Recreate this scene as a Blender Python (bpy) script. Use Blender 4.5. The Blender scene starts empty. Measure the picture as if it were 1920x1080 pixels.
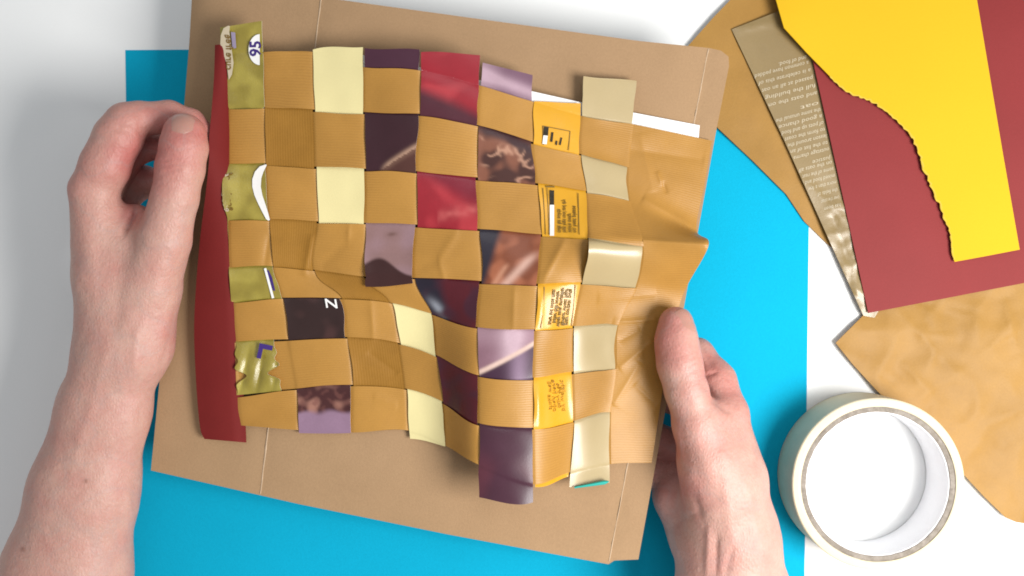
import bpy, bmesh, math, random
import numpy as np
from mathutils import Vector, Matrix, noise
from mathutils.geometry import delaunay_2d_cdt

random.seed(7)
RNG = np.random.default_rng(7)
SC = bpy.context.scene
COL = SC.collection

# ------------------------------------------------------------------ camera
S = 0.3125            # millimetres of table per reference unit
H = 550.0             # camera height above the table, millimetres
cam_d = bpy.data.cameras.new('camera')
cam = bpy.data.objects.new('camera', cam_d)
COL.objects.link(cam)
cam.location = (0, 0, H / 1000)
cam.rotation_euler = (0, 0, 0)
cam_d.sensor_width = 36
cam_d.lens = 36 * H / (1920 * S)
cam_d.clip_start = 0.01
cam_d.clip_end = 50
SC.camera = cam

# ------------------------------------------------------------------ light
world = bpy.data.worlds.new('World')
SC.world = world
world.use_nodes = True
bg = world.node_tree.nodes['Background']
bg.inputs[0].default_value = (0.93, 0.97, 1.0, 1)
bg.inputs[1].default_value = 0.45


def area(name, loc, target, size, power, col):
    d = bpy.data.lights.new(name, 'AREA')
    d.shape = 'RECTANGLE'
    d.size, d.size_y = size
    d.energy = power
    d.color = col
    o = bpy.data.objects.new(name, d)
    COL.objects.link(o)
    o.location = loc
    o.rotation_euler = (Vector(target) - Vector(loc)).to_track_quat('-Z', 'Y').to_euler()
    return o


area('key_lamp', (0.45, -0.17, 0.57), (0.08, -0.05, 0.03), (0.32, 0.32), 8.3, (1.0, 0.98, 0.95))  # main soft light from the lower right
area('overhead_fill', (0.10, 0.45, 1.30), (0.0, 0.0, 0.0), (0.5, 0.35), 1.6, (0.97, 0.98, 1.0))  # weak fill light added overhead
SC.view_settings.view_transform = 'Standard'
SC.view_settings.look = 'None'
SC.view_settings.exposure = 0.0
SC.view_settings.gamma = 1.0
SC.render.engine = 'CYCLES'
SC.cycles.use_denoising = True
SC.cycles.max_bounces = 8
SC.cycles.filter_width = 1.8


# ------------------------------------------------------------------ helpers
def P(x, y, z):
    """Reference units (x right, y down, seen on the table) at a height z mm -> metres."""
    k = S * (1 - np.asarray(z) / H) / 1000
    return (np.asarray(x) - 960) * k, (540 - np.asarray(y)) * k, np.asarray(z) / 1000


def P3(x, y, z):
    a, b, c = P(x, y, z)
    return Vector((float(a), float(b), float(c)))


def tag(o, label=None, cat=None, group=None, kind=None):
    for k, v in (('label', label), ('category', cat), ('group', group), ('kind', kind)):
        if v:
            o[k] = v
    return o


def add(name, mesh, mat=None, parent=None, smooth=True):
    o = bpy.data.objects.new(name, mesh)
    COL.objects.link(o)
    if mat and not mesh.materials:
        mesh.materials.append(mat)
    if smooth:
        mesh.polygons.foreach_set('use_smooth', [True] * len(mesh.polygons))
    if parent:
        o.parent = parent
        pm = Matrix.Translation(parent.location)
        o.matrix_parent_inverse = pm.inverted()
    return o


def empty(name, loc):
    o = bpy.data.objects.new(name, None)
    o.empty_display_size = 0.02
    COL.objects.link(o)
    o.location = loc
    return o


def solidify(o, mm, rim_mat=None):
    """Give a sheet thickness: a second face straight below, edges closed by a rim."""
    me = o.data
    bm = bmesh.new()
    bm.from_mesh(me)
    top = bm.faces[:]
    bnd = [e for e in bm.edges if e.is_boundary]
    vm = {}
    for v in bm.verts[:]:
        w = bm.verts.new((v.co.x * 0.9995, v.co.y * 0.9995, v.co.z - mm / 1000))
        vm[v] = w
    for f in top:
        g = bm.faces.new([vm[v] for v in reversed(f.verts)])
        g.smooth = True
    for e in bnd:
        lp = e.link_loops[0]
        p, q = lp.vert, lp.link_loop_next.vert
        g = bm.faces.new([q, p, vm[p], vm[q]])
        g.smooth = False
        if rim_mat is not None:
            g.material_index = rim_mat
        e.smooth = False
    bm.to_mesh(me)
    bm.free()
    return o


# ---- materials
class NT:
    def __init__(self, name):
        self.m = bpy.data.materials.new(name)
        self.m.use_nodes = True
        self.t = self.m.node_tree
        self.n, self.l = self.t.nodes, self.t.links
        self.b = self.n['Principled BSDF']

    def new(self, t, **kw):
        x = self.n.new(t)
        for k, v in kw.items():
            setattr(x, k, v)
        return x

    def link(self, a, b):
        self.l.new(a, b)

    def math(self, op, a, b=None):
        x = self.new('ShaderNodeMath', operation=op)
        for i, v in enumerate((a, b)):
            if v is None:
                continue
            if isinstance(v, (int, float)):
                x.inputs[i].default_value = v
            else:
                self.link(v, x.inputs[i])
        return x.outputs[0]

    def noise(self, vec, scale, detail=3, rough=0.55):
        x = self.new('ShaderNodeTexNoise')
        x.inputs['Scale'].default_value = scale
        x.inputs['Detail'].default_value = detail
        x.inputs['Roughness'].default_value = rough
        self.link(vec, x.inputs['Vector'])
        return x.outputs['Fac']

    def mix(self, fac, a, b, blend='MIX'):
        x = self.new('ShaderNodeMix', data_type='RGBA', blend_type=blend)
        for i, v in ((0, fac), (6, a), (7, b)):
            if isinstance(v, (int, float)):
                x.inputs[i].default_value = v
            elif isinstance(v, tuple):
                x.inputs[i].default_value = (*v, 1)
            else:
                self.link(v, x.inputs[i])
        return x.outputs[2]

    def ramp(self, fac, a, b):
        x = self.new('ShaderNodeMapRange')
        x.inputs[1].default_value, x.inputs[2].default_value = a, b
        self.link(fac, x.inputs[0])
        return x.outputs[0]

    def bump(self, height, strength, dist):
        x = self.new('ShaderNodeBump')
        x.inputs['Strength'].default_value = strength
        x.inputs['Distance'].default_value = dist
        self.link(height, x.inputs['Height'])
        self.link(x.outputs[0], self.b.inputs['Normal'])


def paper(name, col, rough=0.6, spec=0.35, var=0.10, fine=0.06, bump=0.25, ribs=0.0, attr=None,
          coat=0.0, big=35.0, crinkle=0.0, sheen_var=0.0, rings=0.0, tone=0.0):
    """Paper, card or foil: two scales of colour variation, fibre relief, optional pin-stripe ribs."""
    t = NT(name)
    co = t.new('ShaderNodeTexCoord')
    obj = co.outputs['Object']
    n1 = t.noise(obj, big, 4)
    n2 = t.noise(obj, 900, 3, 0.7)
    if attr:
        a = t.new('ShaderNodeAttribute', attribute_name=attr)
        base = a.outputs['Color']
    else:
        base = col
    dark = t.mix(1.0, base if attr else (*col,), (1 - 2 * var, 1 - 2.1 * var, 1 - 2.3 * var), 'MULTIPLY')
    c = t.mix(t.ramp(n1, 0.32, 0.68), dark, base)
    c2 = t.mix(1.0, c, (1 - 2 * fine,) * 3, 'MULTIPLY')
    c = t.mix(t.ramp(n2, 0.3, 0.7), c2, c)
    height = n2
    if ribs:
        uv = t.new('ShaderNodeUVMap')
        sep = t.new('ShaderNodeSeparateXYZ')
        t.link(uv.outputs[0], sep.inputs[0])
        wob = t.noise(uv.outputs[0], 60, 2)
        ph = t.math('ADD', t.math('MULTIPLY', sep.outputs[1], 2 * math.pi / 0.0015), t.math('MULTIPLY', wob, 5.0))
        s = t.math('SINE', ph)
        amt = t.math('MULTIPLY', t.ramp(s, -0.2, 1.0), t.ramp(t.noise(uv.outputs[0], 25, 2), 0.35, 0.65))
        cr = t.mix(1.0, c, (1 - ribs, 1 - ribs * 1.2, 1 - ribs * 1.5), 'MULTIPLY')
        c = t.mix(amt, c, cr)
        height = t.math('ADD', n2, t.math('MULTIPLY', s, 0.35))
    if tone:
        oi = t.new('ShaderNodeObjectInfo')
        c = t.mix(oi.outputs['Random'], t.mix(1.0, c, (1 - tone, 1 - tone * 1.1, 1 - tone * 1.3), 'MULTIPLY'), c)
    t.link(c, t.b.inputs['Base Color'])
    t.b.inputs['Roughness'].default_value = rough
    if sheen_var:
        t.link(t.ramp(n1, 0.2, 0.8), t.b.inputs['Roughness'])
        t.n[-1].inputs[3].default_value = rough - sheen_var
        t.n[-1].inputs[4].default_value = rough + sheen_var
    t.b.inputs['Specular IOR Level'].default_value = spec
    t.b.inputs['Coat Weight'].default_value = coat
    t.b.inputs['Coat Roughness'].default_value = 0.15
    if rings:
        sx = t.new('ShaderNodeSeparateXYZ')
        t.link(obj, sx.inputs[0])
        rad = t.math('SQRT', t.math('ADD', t.math('MULTIPLY', sx.outputs[0], sx.outputs[0]), t.math('MULTIPLY', sx.outputs[1], sx.outputs[1])))
        cv = t.new('ShaderNodeCombineXYZ')
        t.link(rad, cv.inputs[0])
        rn = t.noise(cv.outputs[0], 1600, 4, 0.7)
        c = t.mix(t.ramp(rn, 0.35, 0.65), t.mix(1.0, c, (1 - rings, 1 - rings * 1.1, 1 - rings * 1.3), 'MULTIPLY'), c)
        t.link(c, t.b.inputs['Base Color'])
        height = t.math('ADD', height, t.math('MULTIPLY', rn, 2.0))
    if crinkle:
        v = t.new('ShaderNodeTexVoronoi', feature='F1')
        v.inputs['Scale'].default_value = 110
        t.link(obj, v.inputs['Vector'])
        height = t.math('ADD', height, t.math('MULTIPLY', v.outputs['Distance'], crinkle * 6))
    t.bump(height, bump, 0.0003)
    return t.m


M = {}
M['table'] = paper('white_table_laminate', (0.86, 0.865, 0.86), 0.55, 0.3, 0.012, 0.01, 0.05, big=6)
M['blue'] = paper('cyan_card', (0.004, 0.378, 0.59), 0.8, 0.06, 0.03, 0.04, 0.35, big=10)
M['board'] = paper('corrugated_card', (0.385, 0.244, 0.135), 0.8, 0.12, 0.045, 0.05, 0.4, big=25)
M['board_pale'] = paper('crushed_card_crease', (0.55, 0.40, 0.27), 0.8, 0.2, 0.10, 0.05, 0.4, big=120)
M['board_cut'] = paper('card_cut_edge', (0.46, 0.32, 0.20), 0.85, 0.15, 0.10, 0.08, 0.4, big=200)
M['kraft'] = paper('ribbed_kraft_paper', (0.44, 0.222, 0.046), 0.42, 0.32, 0.085, 0.03, 0.2, ribs=0.12, big=22)
M['kraft_plain'] = paper('brown_kraft_paper', (0.36, 0.192, 0.044), 0.52, 0.25, 0.07, 0.04, 0.3, big=30)
M['kraft_cross'] = paper('kraft_cross_paper', (0.345, 0.165, 0.026), 0.5, 0.2, 0.07, 0.04, 0.2, ribs=0.03, big=50, tone=0.08)
M['cream'] = paper('cream_card', (0.72, 0.63, 0.32), 0.6, 0.3, 0.012, 0.012, 0.12, big=40)
M['tan'] = paper('tan_gloss_card', (0.42, 0.325, 0.17), 0.34, 0.45, 0.02, 0.015, 0.06, big=40, coat=0.15)
M['teal'] = paper('teal_card_back', (0.03, 0.42, 0.36), 0.5, 0.3, 0.03, 0.02, 0.1)
M['maroon'] = paper('maroon_card', (0.228, 0.029, 0.029), 0.6, 0.18, 0.05, 0.03, 0.2, big=14)
M['maroon_shaded'] = paper('maroon_card_shaded', (0.165, 0.015, 0.014), 0.7, 0.15, 0.05, 0.03, 0.2, big=30)  # same card as maroon, with its shade put into a darker colour
M['yellow'] = paper('yellow_card', (0.63, 0.38, 0.014), 0.7, 0.12, 0.01, 0.015, 0.18, big=12)
M['yellow_torn'] = paper('torn_yellow_fibre', (0.66, 0.45, 0.06), 0.9, 0.1, 0.05, 0.05, 0.4, big=200)
M['white'] = paper('white_paper', (0.80, 0.80, 0.80), 0.6, 0.3, 0.02, 0.02, 0.2)
M['print'] = paper('glossy_printed_wrapper', (0.3, 0.1, 0.1), 0.32, 0.32, 0.05, 0.03, 0.10, attr='print', big=80, coat=0.05)
M['gold'] = paper('olive_gold_foil', (0.40, 0.34, 0.045), 0.30, 0.6, 0.07, 0.03, 0.35, attr='print', big=120, crinkle=0.4)
M['amber'] = paper('amber_plastic_wrapper', (0.64, 0.32, 0.02), 0.27, 0.42, 0.03, 0.02, 0.10, big=60, coat=0.1)
M['wrapper'] = paper('bronze_plastic_wrapper', (0.25, 0.172, 0.068), 0.36, 0.6, 0.05, 0.03, 0.2, big=40, coat=0.15, crinkle=0.12)
M['ink_white'] = paper('white_ink', (0.80, 0.79, 0.77), 0.4, 0.3, 0.02, 0.02, 0.05)
M['ink_pale'] = paper('pale_ink', (0.52, 0.44, 0.31), 0.4, 0.3, 0.02, 0.02, 0.05)
M['ink_dark'] = paper('dark_ink', (0.03, 0.022, 0.012), 0.4, 0.3, 0.1, 0.05, 0.05)
M['ink_olive'] = paper('brown_ink', (0.20, 0.115, 0.02), 0.4, 0.3, 0.1, 0.05, 0.05)
M['ink_violet'] = paper('violet_ink', (0.045, 0.02, 0.17), 0.35, 0.4, 0.05, 0.03, 0.05)
M['ink_lilac'] = paper('lilac_ink', (0.30, 0.25, 0.36), 0.35, 0.4, 0.05, 0.03, 0.05)
M['tape'] = paper('cream_masking_tape', (0.74, 0.66, 0.48), 0.65, 0.25, 0.03, 0.03, 0.35, big=120, rings=0.10)
M['core'] = paper('grey_pressed_core', (0.34, 0.30, 0.26), 0.9, 0.1, 0.16, 0.12, 0.9, big=260)
M['core_in'] = paper('white_core_lining', (0.88, 0.88, 0.90), 0.55, 0.3, 0.02, 0.02, 0.1)


def skin_mat():
    t = NT('skin')
    co = t.new('ShaderNodeTexCoord').outputs['Object']
    a = t.new('ShaderNodeAttribute', attribute_name='flush')
    pale, red = (0.525, 0.312, 0.256), (0.47, 0.16, 0.14)
    blot = t.noise(co, 70, 4)
    f = t.math('ADD', t.math('MULTIPLY', t.ramp(blot, 0.35, 0.75), 0.42), a.outputs['Fac'])
    c = t.mix(f, pale, red)
    fine = t.noise(co, 500, 3, 0.7)
    c = t.mix(t.ramp(fine, 0.35, 0.7), t.mix(1.0, c, (0.93, 0.90, 0.88), 'MULTIPLY'), c)
    v = t.new('ShaderNodeTexVoronoi')
    v.inputs['Scale'].default_value = 42
    t.link(co, v.inputs['Vector'])
    spot = t.ramp(v.outputs['Distance'], 0.035, 0.02)
    c = t.mix(t.math('MULTIPLY', spot, 0.45), c, (0.34, 0.13, 0.07))
    ml = t.new('ShaderNodeAttribute', attribute_name='mole')
    c = t.mix(t.math('MULTIPLY', ml.outputs['Fac'], 0.5), c, (0.16, 0.06, 0.035))
    vn = t.noise(co, 28, 2)
    c = t.mix(t.math('MULTIPLY', t.ramp(t.math('ABSOLUTE', t.math('SUBTRACT', vn, 0.5)), 0.03, 0.0), 0.22), c, (0.36, 0.27, 0.25))
    t.link(c, t.b.inputs['Base Color'])
    t.b.inputs['Roughness'].default_value = 0.50
    t.b.inputs['Specular IOR Level'].default_value = 0.42
    t.b.inputs['Subsurface Weight'].default_value = 0.14
    t.b.inputs['Subsurface Radius'].default_value = (1.0, 0.35, 0.2)
    t.b.inputs['Subsurface Scale'].default_value = 0.004
    v2 = t.new('ShaderNodeTexVoronoi', feature='DISTANCE_TO_EDGE')
    v2.inputs['Scale'].default_value = 620
    mp = t.new('ShaderNodeMapping')
    mp.inputs['Scale'].default_value = (1.0, 0.6, 1.0)
    t.link(co, mp.inputs[0])
    t.link(mp.outputs[0], v2.inputs['Vector'])
    h = t.math('ADD', t.math('MULTIPLY', v2.outputs['Distance'], 0.6), t.math('MULTIPLY', t.noise(co, 160, 4), 1.6))
    t.bump(h, 0.5, 0.0008)
    return t.m


M['skin'] = skin_mat()
nm = NT('fingernail')
nm.b.inputs['Base Color'].default_value = (0.42, 0.215, 0.17, 1)
nm.b.inputs['Roughness'].default_value = 0.3
nm.b.inputs['Subsurface Weight'].default_value = 0.15
nm.b.inputs['Subsurface Scale'].default_value = 0.003
M['nail'] = nm.m


# ---- mesh builders
def grid_mesh(name, X, Y, Z, uv=None, closed=False):
    """Quad sheet from 2-D arrays of metres."""
    a, b = X.shape
    V = np.stack([X, Y, Z], -1).reshape(-1, 3)
    i, j = np.meshgrid(np.arange(a - 1), np.arange(b - 1), indexing='ij')
    k = (i * b + j).ravel()
    F = np.stack([k, k + b, k + b + 1, k + 1], -1)
    me = bpy.data.meshes.new(name)
    me.from_pydata(V.tolist(), [], F.tolist())
    n0 = me.polygons[len(me.polygons) // 2].normal.z
    if n0 < 0:
        me.flip_normals()
    if uv is not None:
        U = np.stack(uv, -1).reshape(-1, 2)
        lay = me.uv_layers.new(name='UVMap')
        li = np.empty(len(me.loops), dtype=np.int32)
        me.loops.foreach_get('vertex_index', li)
        lay.data.foreach_set('uv', U[li].ravel())
    return me


def color_attr(me, name, C):
    at = me.color_attributes.new(name, 'FLOAT_COLOR', 'POINT')
    C = np.concatenate([C, np.ones((len(C), 1))], 1)
    at.data.foreach_set('color', C.ravel())


def pip(pts, poly):
    x, y = pts[:, 0], pts[:, 1]
    ins = np.zeros(len(pts), bool)
    n = len(poly)
    for i in range(n):
        x1, y1 = poly[i]
        x2, y2 = poly[(i + 1) % n]
        c = ((y1 > y) != (y2 > y)) & (x < (x2 - x1) * (y - y1) / (y2 - y1 + 1e-12) + x1)
        ins ^= c
    return ins


def dens(poly, step):
    out = []
    n = len(poly)
    for i in range(n):
        a, b = np.array(poly[i], float), np.array(poly[(i + 1) % n], float)
        k = max(1, int(np.linalg.norm(b - a) / step))
        for q in range(k):
            out.append(tuple(a + (b - a) * q / k))
    return out


def sheet_mesh(name, poly, step, zfun, flat_uv=True):
    """Polygon in reference units, filled with an even net of vertices, height from zfun(x,y) in mm."""
    poly = dens(poly, step)
    pa = np.array(poly)
    xs = np.arange(pa[:, 0].min() + step / 2, pa[:, 0].max(), step)
    ys = np.arange(pa[:, 1].min() + step / 2, pa[:, 1].max(), step)
    gx, gy = np.meshgrid(xs, ys)
    q = np.stack([gx.ravel(), gy.ravel()], -1)
    q = q + RNG.uniform(-0.25, 0.25, q.shape) * step
    q = q[pip(q, poly)]
    # keep off the outline
    d = np.full(len(q), 1e9)
    for p in pa:
        d = np.minimum(d, np.hypot(q[:, 0] - p[0], q[:, 1] - p[1]))
    q = q[d > step * 0.5]
    allp = [Vector(p) for p in poly] + [Vector(p) for p in q.tolist()]
    n = len(poly)
    vs, es, fs, *_ = delaunay_2d_cdt(allp, [(i, (i + 1) % n) for i in range(n)], [list(range(n))], 1, 1e-4)
    v = np.array([tuple(p) for p in vs])
    z = zfun(v[:, 0], v[:, 1])
    X, Y, Z = P(v[:, 0], v[:, 1], z)
    me = bpy.data.meshes.new(name)
    me.from_pydata(np.stack([X, Y, Z], -1).tolist(), [], [list(f) for f in fs])
    if me.polygons[0].normal.z < 0:
        me.flip_normals()
    lay = me.uv_layers.new(name='UVMap')
    li = np.empty(len(me.loops), dtype=np.int32)
    me.loops.foreach_get('vertex_index', li)
    lay.data.foreach_set('uv', np.stack([X, Y], -1)[li].ravel())
    return me


def nz(x, y, f, seed=0.0):
    return np.array([noise.noise(Vector((a * f, b * f, seed))) for a, b in zip(np.ravel(x), np.ravel(y))]).reshape(np.shape(x))


def tents(x, y, segs):
    """Soft creases: list of (x1,y1,x2,y2,width,height) in reference units / mm."""
    out = np.zeros(np.shape(x))
    for x1, y1, x2, y2, w, h in segs:
        dx, dy = x2 - x1, y2 - y1
        L2 = dx * dx + dy * dy
        t = np.clip(((x - x1) * dx + (y - y1) * dy) / L2, 0, 1)
        d = np.hypot(x - x1 - t * dx, y - y1 - t * dy)
        fade = np.clip(4 * t * (1 - t), 0.0, 1) ** 0.35
        out += h * fade * np.exp(-np.sqrt((d / w) ** 2 + 0.02) * 1.3)
    return out


# ================================================================== setting
tb = bpy.data.meshes.new('table')
bm = bmesh.new()
bmesh.ops.create_cube(bm, size=1, matrix=Matrix.Translation((0.05, 0, -0.0125)) @ Matrix.Diagonal((1.5, 0.95, 0.025, 1)))
bmesh.ops.bevel(bm, geom=bm.edges[:], offset=0.002, segments=2, affect='EDGES')
bm.to_mesh(tb)
bm.free()
table = tag(add('table', tb, M['table'], smooth=False), kind='structure')

# cyan card lying on the table
me = sheet_mesh('cyan_card', [(235, 94), (1521, 84), (1508, 1128), (249, 1128)], 32,
                lambda x, y: 0.35 + 0.15 * nz(x, y, 0.006))
o = solidify(add('cyan_card', me, M['blue']), 0.25)
tag(o, 'large cyan blue sheet of card lying flat under everything', 'card')

# ================================================================== loose papers at the right
kA = [(1480, -60), (1404, -36), (1340, 30), (1290, 86), (1296, 170), (1346, 240), (1412, 302), (1474, 364), (1508, 415), (1556, 462),
      (1640, 480), (1760, 300), (1760, -60)]
me = sheet_mesh('kraft_offcut', kA, 14, lambda x, y: 1.6 + 0.9 * nz(x, y, 0.008, 3) + 0.4 * nz(x, y, 0.03, 4) + 1.6 * np.exp(-((x - 1330) ** 2) / 9000))
o = solidify(add('kraft_offcut', me, M['kraft_plain']), 0.2)
tag(o, 'smooth brown kraft paper offcut under the bronze wrapper at the top', 'paper', 'kraft paper offcuts')

kB = [(1640, 570), (1618, 592), (1588, 622), (1567, 643), (1598, 682), (1640, 728), (1700, 790), (1807, 890), (1846, 932), (1885, 970),
      (1905, 979), (1990, 992), (1990, 470), (1760, 490)]
crB = []
for _ in range(30):
    a = random.uniform(0, math.pi)
    cx, cy, L = random.uniform(1590, 1960), random.uniform(560, 970), random.uniform(30, 120)
    crB.append((cx - L * math.cos(a), cy - L * math.sin(a), cx + L * math.cos(a), cy + L * math.sin(a),
                random.uniform(6, 15), random.uniform(-1.0, 1.4)))


def zB(x, y):
    rid = 1 - np.abs(nz(x, y, 0.012, 9.0)) * 2
    return 3.6 + 1.2 * rid + 0.5 * nz(x, y, 0.035, 2.5) + tents(x, y, crB) * 0.9 - 1.5 * np.clip((620 - y) / 60, 0, 1)


me = sheet_mesh('crumpled_kraft_paper', kB, 6, zB)
o = solidify(add('crumpled_kraft_paper', me, M['kraft_plain']), 0.2)
tag(o, 'crumpled brown kraft paper beside the masking tape roll', 'paper', 'kraft paper offcuts')

# bronze wrapper strip with small print
wr = [(1372, 55), (1452, 24), (1500, 6), (1560, 120), (1590, 260), (1660, 560), (1640, 596), (1619, 592), (1560, 462), (1470, 262)]
crW = [(1500, 330, 1640, 470, 12, 1.1), (1560, 400, 1600, 520, 9, -1.0), (1545, 440, 1625, 430, 8, 0.9), (1575, 500, 1640, 490, 7, 1.0),
       (1555, 380, 1620, 400, 9, 0.8), (1600, 470, 1610, 590, 7, 0.9), (1375, 58, 1455, 40, 9, 1.0), (1590, 540, 1640, 560, 7, 0.8),
       (1540, 300, 1600, 420, 10, 0.5)]


def zW(x, y):
    return 4.2 + 0.5 * nz(x, y, 0.014, 6) + tents(x, y, crW) + 0.6 * np.clip((y - 380) / 80, 0, 1) * nz(x, y, 0.05, 8)


me = sheet_mesh('wrapper', wr, 6, zW)
wrapper = solidify(add('printed_wrapper', me, M['wrapper']), 0.08)
tag(wrapper, 'shiny bronze plastic wrapper strip with upside-down pale print beside maroon card', 'wrapper')


def text_flat(body, size, rot=0.0, loc=(0, 0), sx=1.0, align='CENTER', bold=0.0):
    """Letters as a flat mesh in reference units (y down)."""
    cu = bpy.data.curves.new('t', 'FONT')
    cu.body = body
    cu.size = size
    cu.align_x = align
    cu.align_y = 'CENTER'
    cu.resolution_u = 2
    cu.offset = bold
    ob = bpy.data.objects.new('t', cu)
    me = bpy.data.meshes.new_from_object(ob)
    bpy.data.objects.remove(ob)
    bpy.data.curves.remove(cu)
    c, s = math.cos(rot), math.sin(rot)
    V = np.array([v.co[:2] for v in me.vertices]) if me.vertices else np.zeros((0, 2))
    V[:, 0] *= sx
    x = V[:, 0] * c - V[:, 1] * s
    y = V[:, 0] * s + V[:, 1] * c
    F = [list(p.vertices) for p in me.polygons]
    bpy.data.meshes.remove(me)
    return np.stack([loc[0] + x, loc[1] - y], -1), F


def join_flat(parts):
    V, F, n = [], [], 0
    for v, f in parts:
        V.append(v)
        F += [[i + n for i in q] for q in f]
        n += len(v)
    return np.concatenate(V), F


def flat_to_mesh(name, V, F, zfun):
    X, Y, Z = P(V[:, 0], V[:, 1], zfun(V[:, 0], V[:, 1]))
    me = bpy.data.meshes.new(name)
    me.from_pydata(np.stack([X, Y, Z], -1).tolist(), [], F)
    me.validate()
    up = sum(p.normal.z * p.area for p in me.polygons)
    if up < 0:
        me.flip_normals()
    return me


# lines of tiny upside-down print, as wide as the strip is at that height
frags = ['and of food.', 'a common have padded', 'a is celebrate this of', 'passed at all an oat', 'full the building',
         'and oats the on', 'oat', 'the some unusual the', 'a good chance', 'of pots up and food', 'to form the coast',
         'lesson around the', 'to the list of an', 'outstage charms', 'justice', 'on the oats all', 'some of the rest', 'mixed food and', 'more than a few', 'the fields of', 'over the coast', 'has been']
parts_t = []
ang = math.radians(180 + 14.5)
ys = [92, 108, 122, 136, 150, 164, 176, 194, 206, 218, 230, 242, 254, 266, 278, 290, 302, 314, 326, 338, 352, 366]
for k, (yy, fr) in enumerate(zip(ys, frags)):
    xl = 1372 + (yy - 55) * 246 / 537 + 19
    xr = 1512 + (yy - 92) * 0.26 if yy < 150 else 1529 + (yy - 150) * 0.22
    if k == 0:
        xl += 52
    if k in (6, 14):
        xl = xr - 34
    if k > 18:
        xl += 12
    V, F = text_flat(fr, 11.0, 0.0, (0, 0), 1.0, 'CENTER', 0.05)
    if not len(V):
        continue
    w = V[:, 0].max() - V[:, 0].min()
    V[:, 0] = (V[:, 0] - V[:, 0].min()) / w - 0.5
    V[:, 0] *= (xr - xl) / math.cos(ang - math.pi)
    c, s = math.cos(ang), math.sin(ang)
    x = V[:, 0] * c + V[:, 1] * s
    y = V[:, 0] * s - V[:, 1] * c
    # slanting line of print: rises to the right
    x = V[:, 0] * -math.cos(math.radians(14.5)) + V[:, 1] * math.sin(math.radians(14.5)) * 0
    y = V[:, 0] * math.sin(math.radians(14.5)) - V[:, 1] * -1
    y = -(-V[:, 0] * math.sin(math.radians(14.5))) + V[:, 1] * -1
    V2 = np.stack([(xl + xr) / 2 + x, yy + 22 + V[:, 0] * math.sin(math.radians(14.5)) - V[:, 1]], -1)
    parts_t.append((V2, F))
V, F = join_flat(parts_t)
me = flat_to_mesh('printed_lines', V, F, lambda x, y: zW(x, y) + 0.12)
add('printed_lines', me, M['ink_pale'], wrapper, smooth=False)

# maroon card
mc = [(1502, 12), (1560, 275), (1628, 587), (1774, 559), (1990, 517), (1990, -70), (1484, -70)]


def zM(x, y):
    return 6.0 + 0.9 * np.sin((x - y * 0.25 - 1500) / 58.0) * np.clip((y - 150) / 300, 0.15, 1) + 0.3 * nz(x, y, 0.01, 1)


me = sheet_mesh('maroon_card', mc, 14, zM)
o = solidify(add('maroon_card', me, M['maroon']), 0.3)
tag(o, 'large maroon card under the torn yellow card', 'card')

# torn yellow card
torn = []
ctl = [(1470, 52), (1512, 98), (1565, 152), (1586, 170), (1612, 183), (1640, 192), (1676, 220), (1704, 246), (1722, 280), (1732, 316),
       (1750, 356), (1766, 396), (1778, 424), (1783, 440), (1784, 462), (1790, 491)]
for i in range(len(ctl) - 1):
    a, b = np.array(ctl[i], float), np.array(ctl[i + 1], float)
    n = max(2, int(np.linalg.norm(b - a) / 4))
    for q in range(n):
        p = a + (b - a) * q / n
        if i >= 2:
            p += np.array([noise.noise(Vector((p[0] * 0.09, p[1] * 0.09, 0))), noise.noise(Vector((p[0] * 0.09, p[1] * 0.09, 5)))]) * 5.5 + np.array([random.uniform(-1, 1), random.uniform(-1, 1)])
        torn.append(tuple(p))
yel = [(1438, -60)] + torn + [(1790, 491), (1850, 480), (1912, 468), (1880, 285), (1832, 0), (1822, -60)]


def zY(x, y):
    return 9.0 + 0.7 * nz(x, y, 0.006, 2) + 1.6 * np.exp(-(((x - 1470) / 60) ** 2 + ((y - 40) / 80) ** 2))


me = sheet_mesh('torn_yellow_card', yel, 12, zY)
ycard = solidify(add('torn_yellow_card', me, M['yellow']), 0.5)
tag(ycard, 'bright yellow card with one ragged torn edge lying on maroon card', 'card')
# fuzzy fibre lip along the tear
tp = np.array(torn[30:])
d = np.gradient(tp, axis=0)
d /= np.linalg.norm(d, axis=1)[:, None] + 1e-9
nrm = np.stack([-d[:, 1], d[:, 0]], -1)
wl = np.array([1.0 + 2.2 * abs(noise.noise(Vector((p[0] * .12, p[1] * .12, 9)))) for p in tp])[:, None]
rows = []
for k in (-1.0, 0.0, 1.0):
    rows.append(tp + nrm * wl * k)
X, Y, Z = [], [], []
for k, rw in enumerate(rows):
    z = zY(rw[:, 0], rw[:, 1]) + (0.10, 0.16, -0.2)[k]
    a, b, c = P(rw[:, 0], rw[:, 1], z)
    X.append(a), Y.append(b), Z.append(c)
add('torn_fibre_edge', grid_mesh('torn_fibre_edge', np.array(X), np.array(Y), np.array(Z)), M['yellow_torn'], ycard)


# ================================================================== masking tape roll
def lathe(name, prof, n, jag=None):
    V, F = [], []
    m = len(prof)
    for i in range(n):
        a = 2 * math.pi * i / n
        for j, (r, z) in enumerate(prof):
            if jag:
                r, z = jag(i, j, r, z, a)
            V.append((r / 1000 * math.cos(a), r / 1000 * math.sin(a), z / 1000))
    for i in range(n):
        for j in range(m):
            F.append([i * m + j, ((i + 1) % n) * m + j, ((i + 1) % n) * m + (j + 1) % m, i * m + (j + 1) % m])
    me = bpy.data.meshes.new(name)
    me.from_pydata(V, [], F)
    bm = bmesh.new()
    bm.from_mesh(me)
    bmesh.ops.recalc_face_normals(bm, faces=bm.faces[:])
    bm.to_mesh(me)
    bm.free()
    return me


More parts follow.
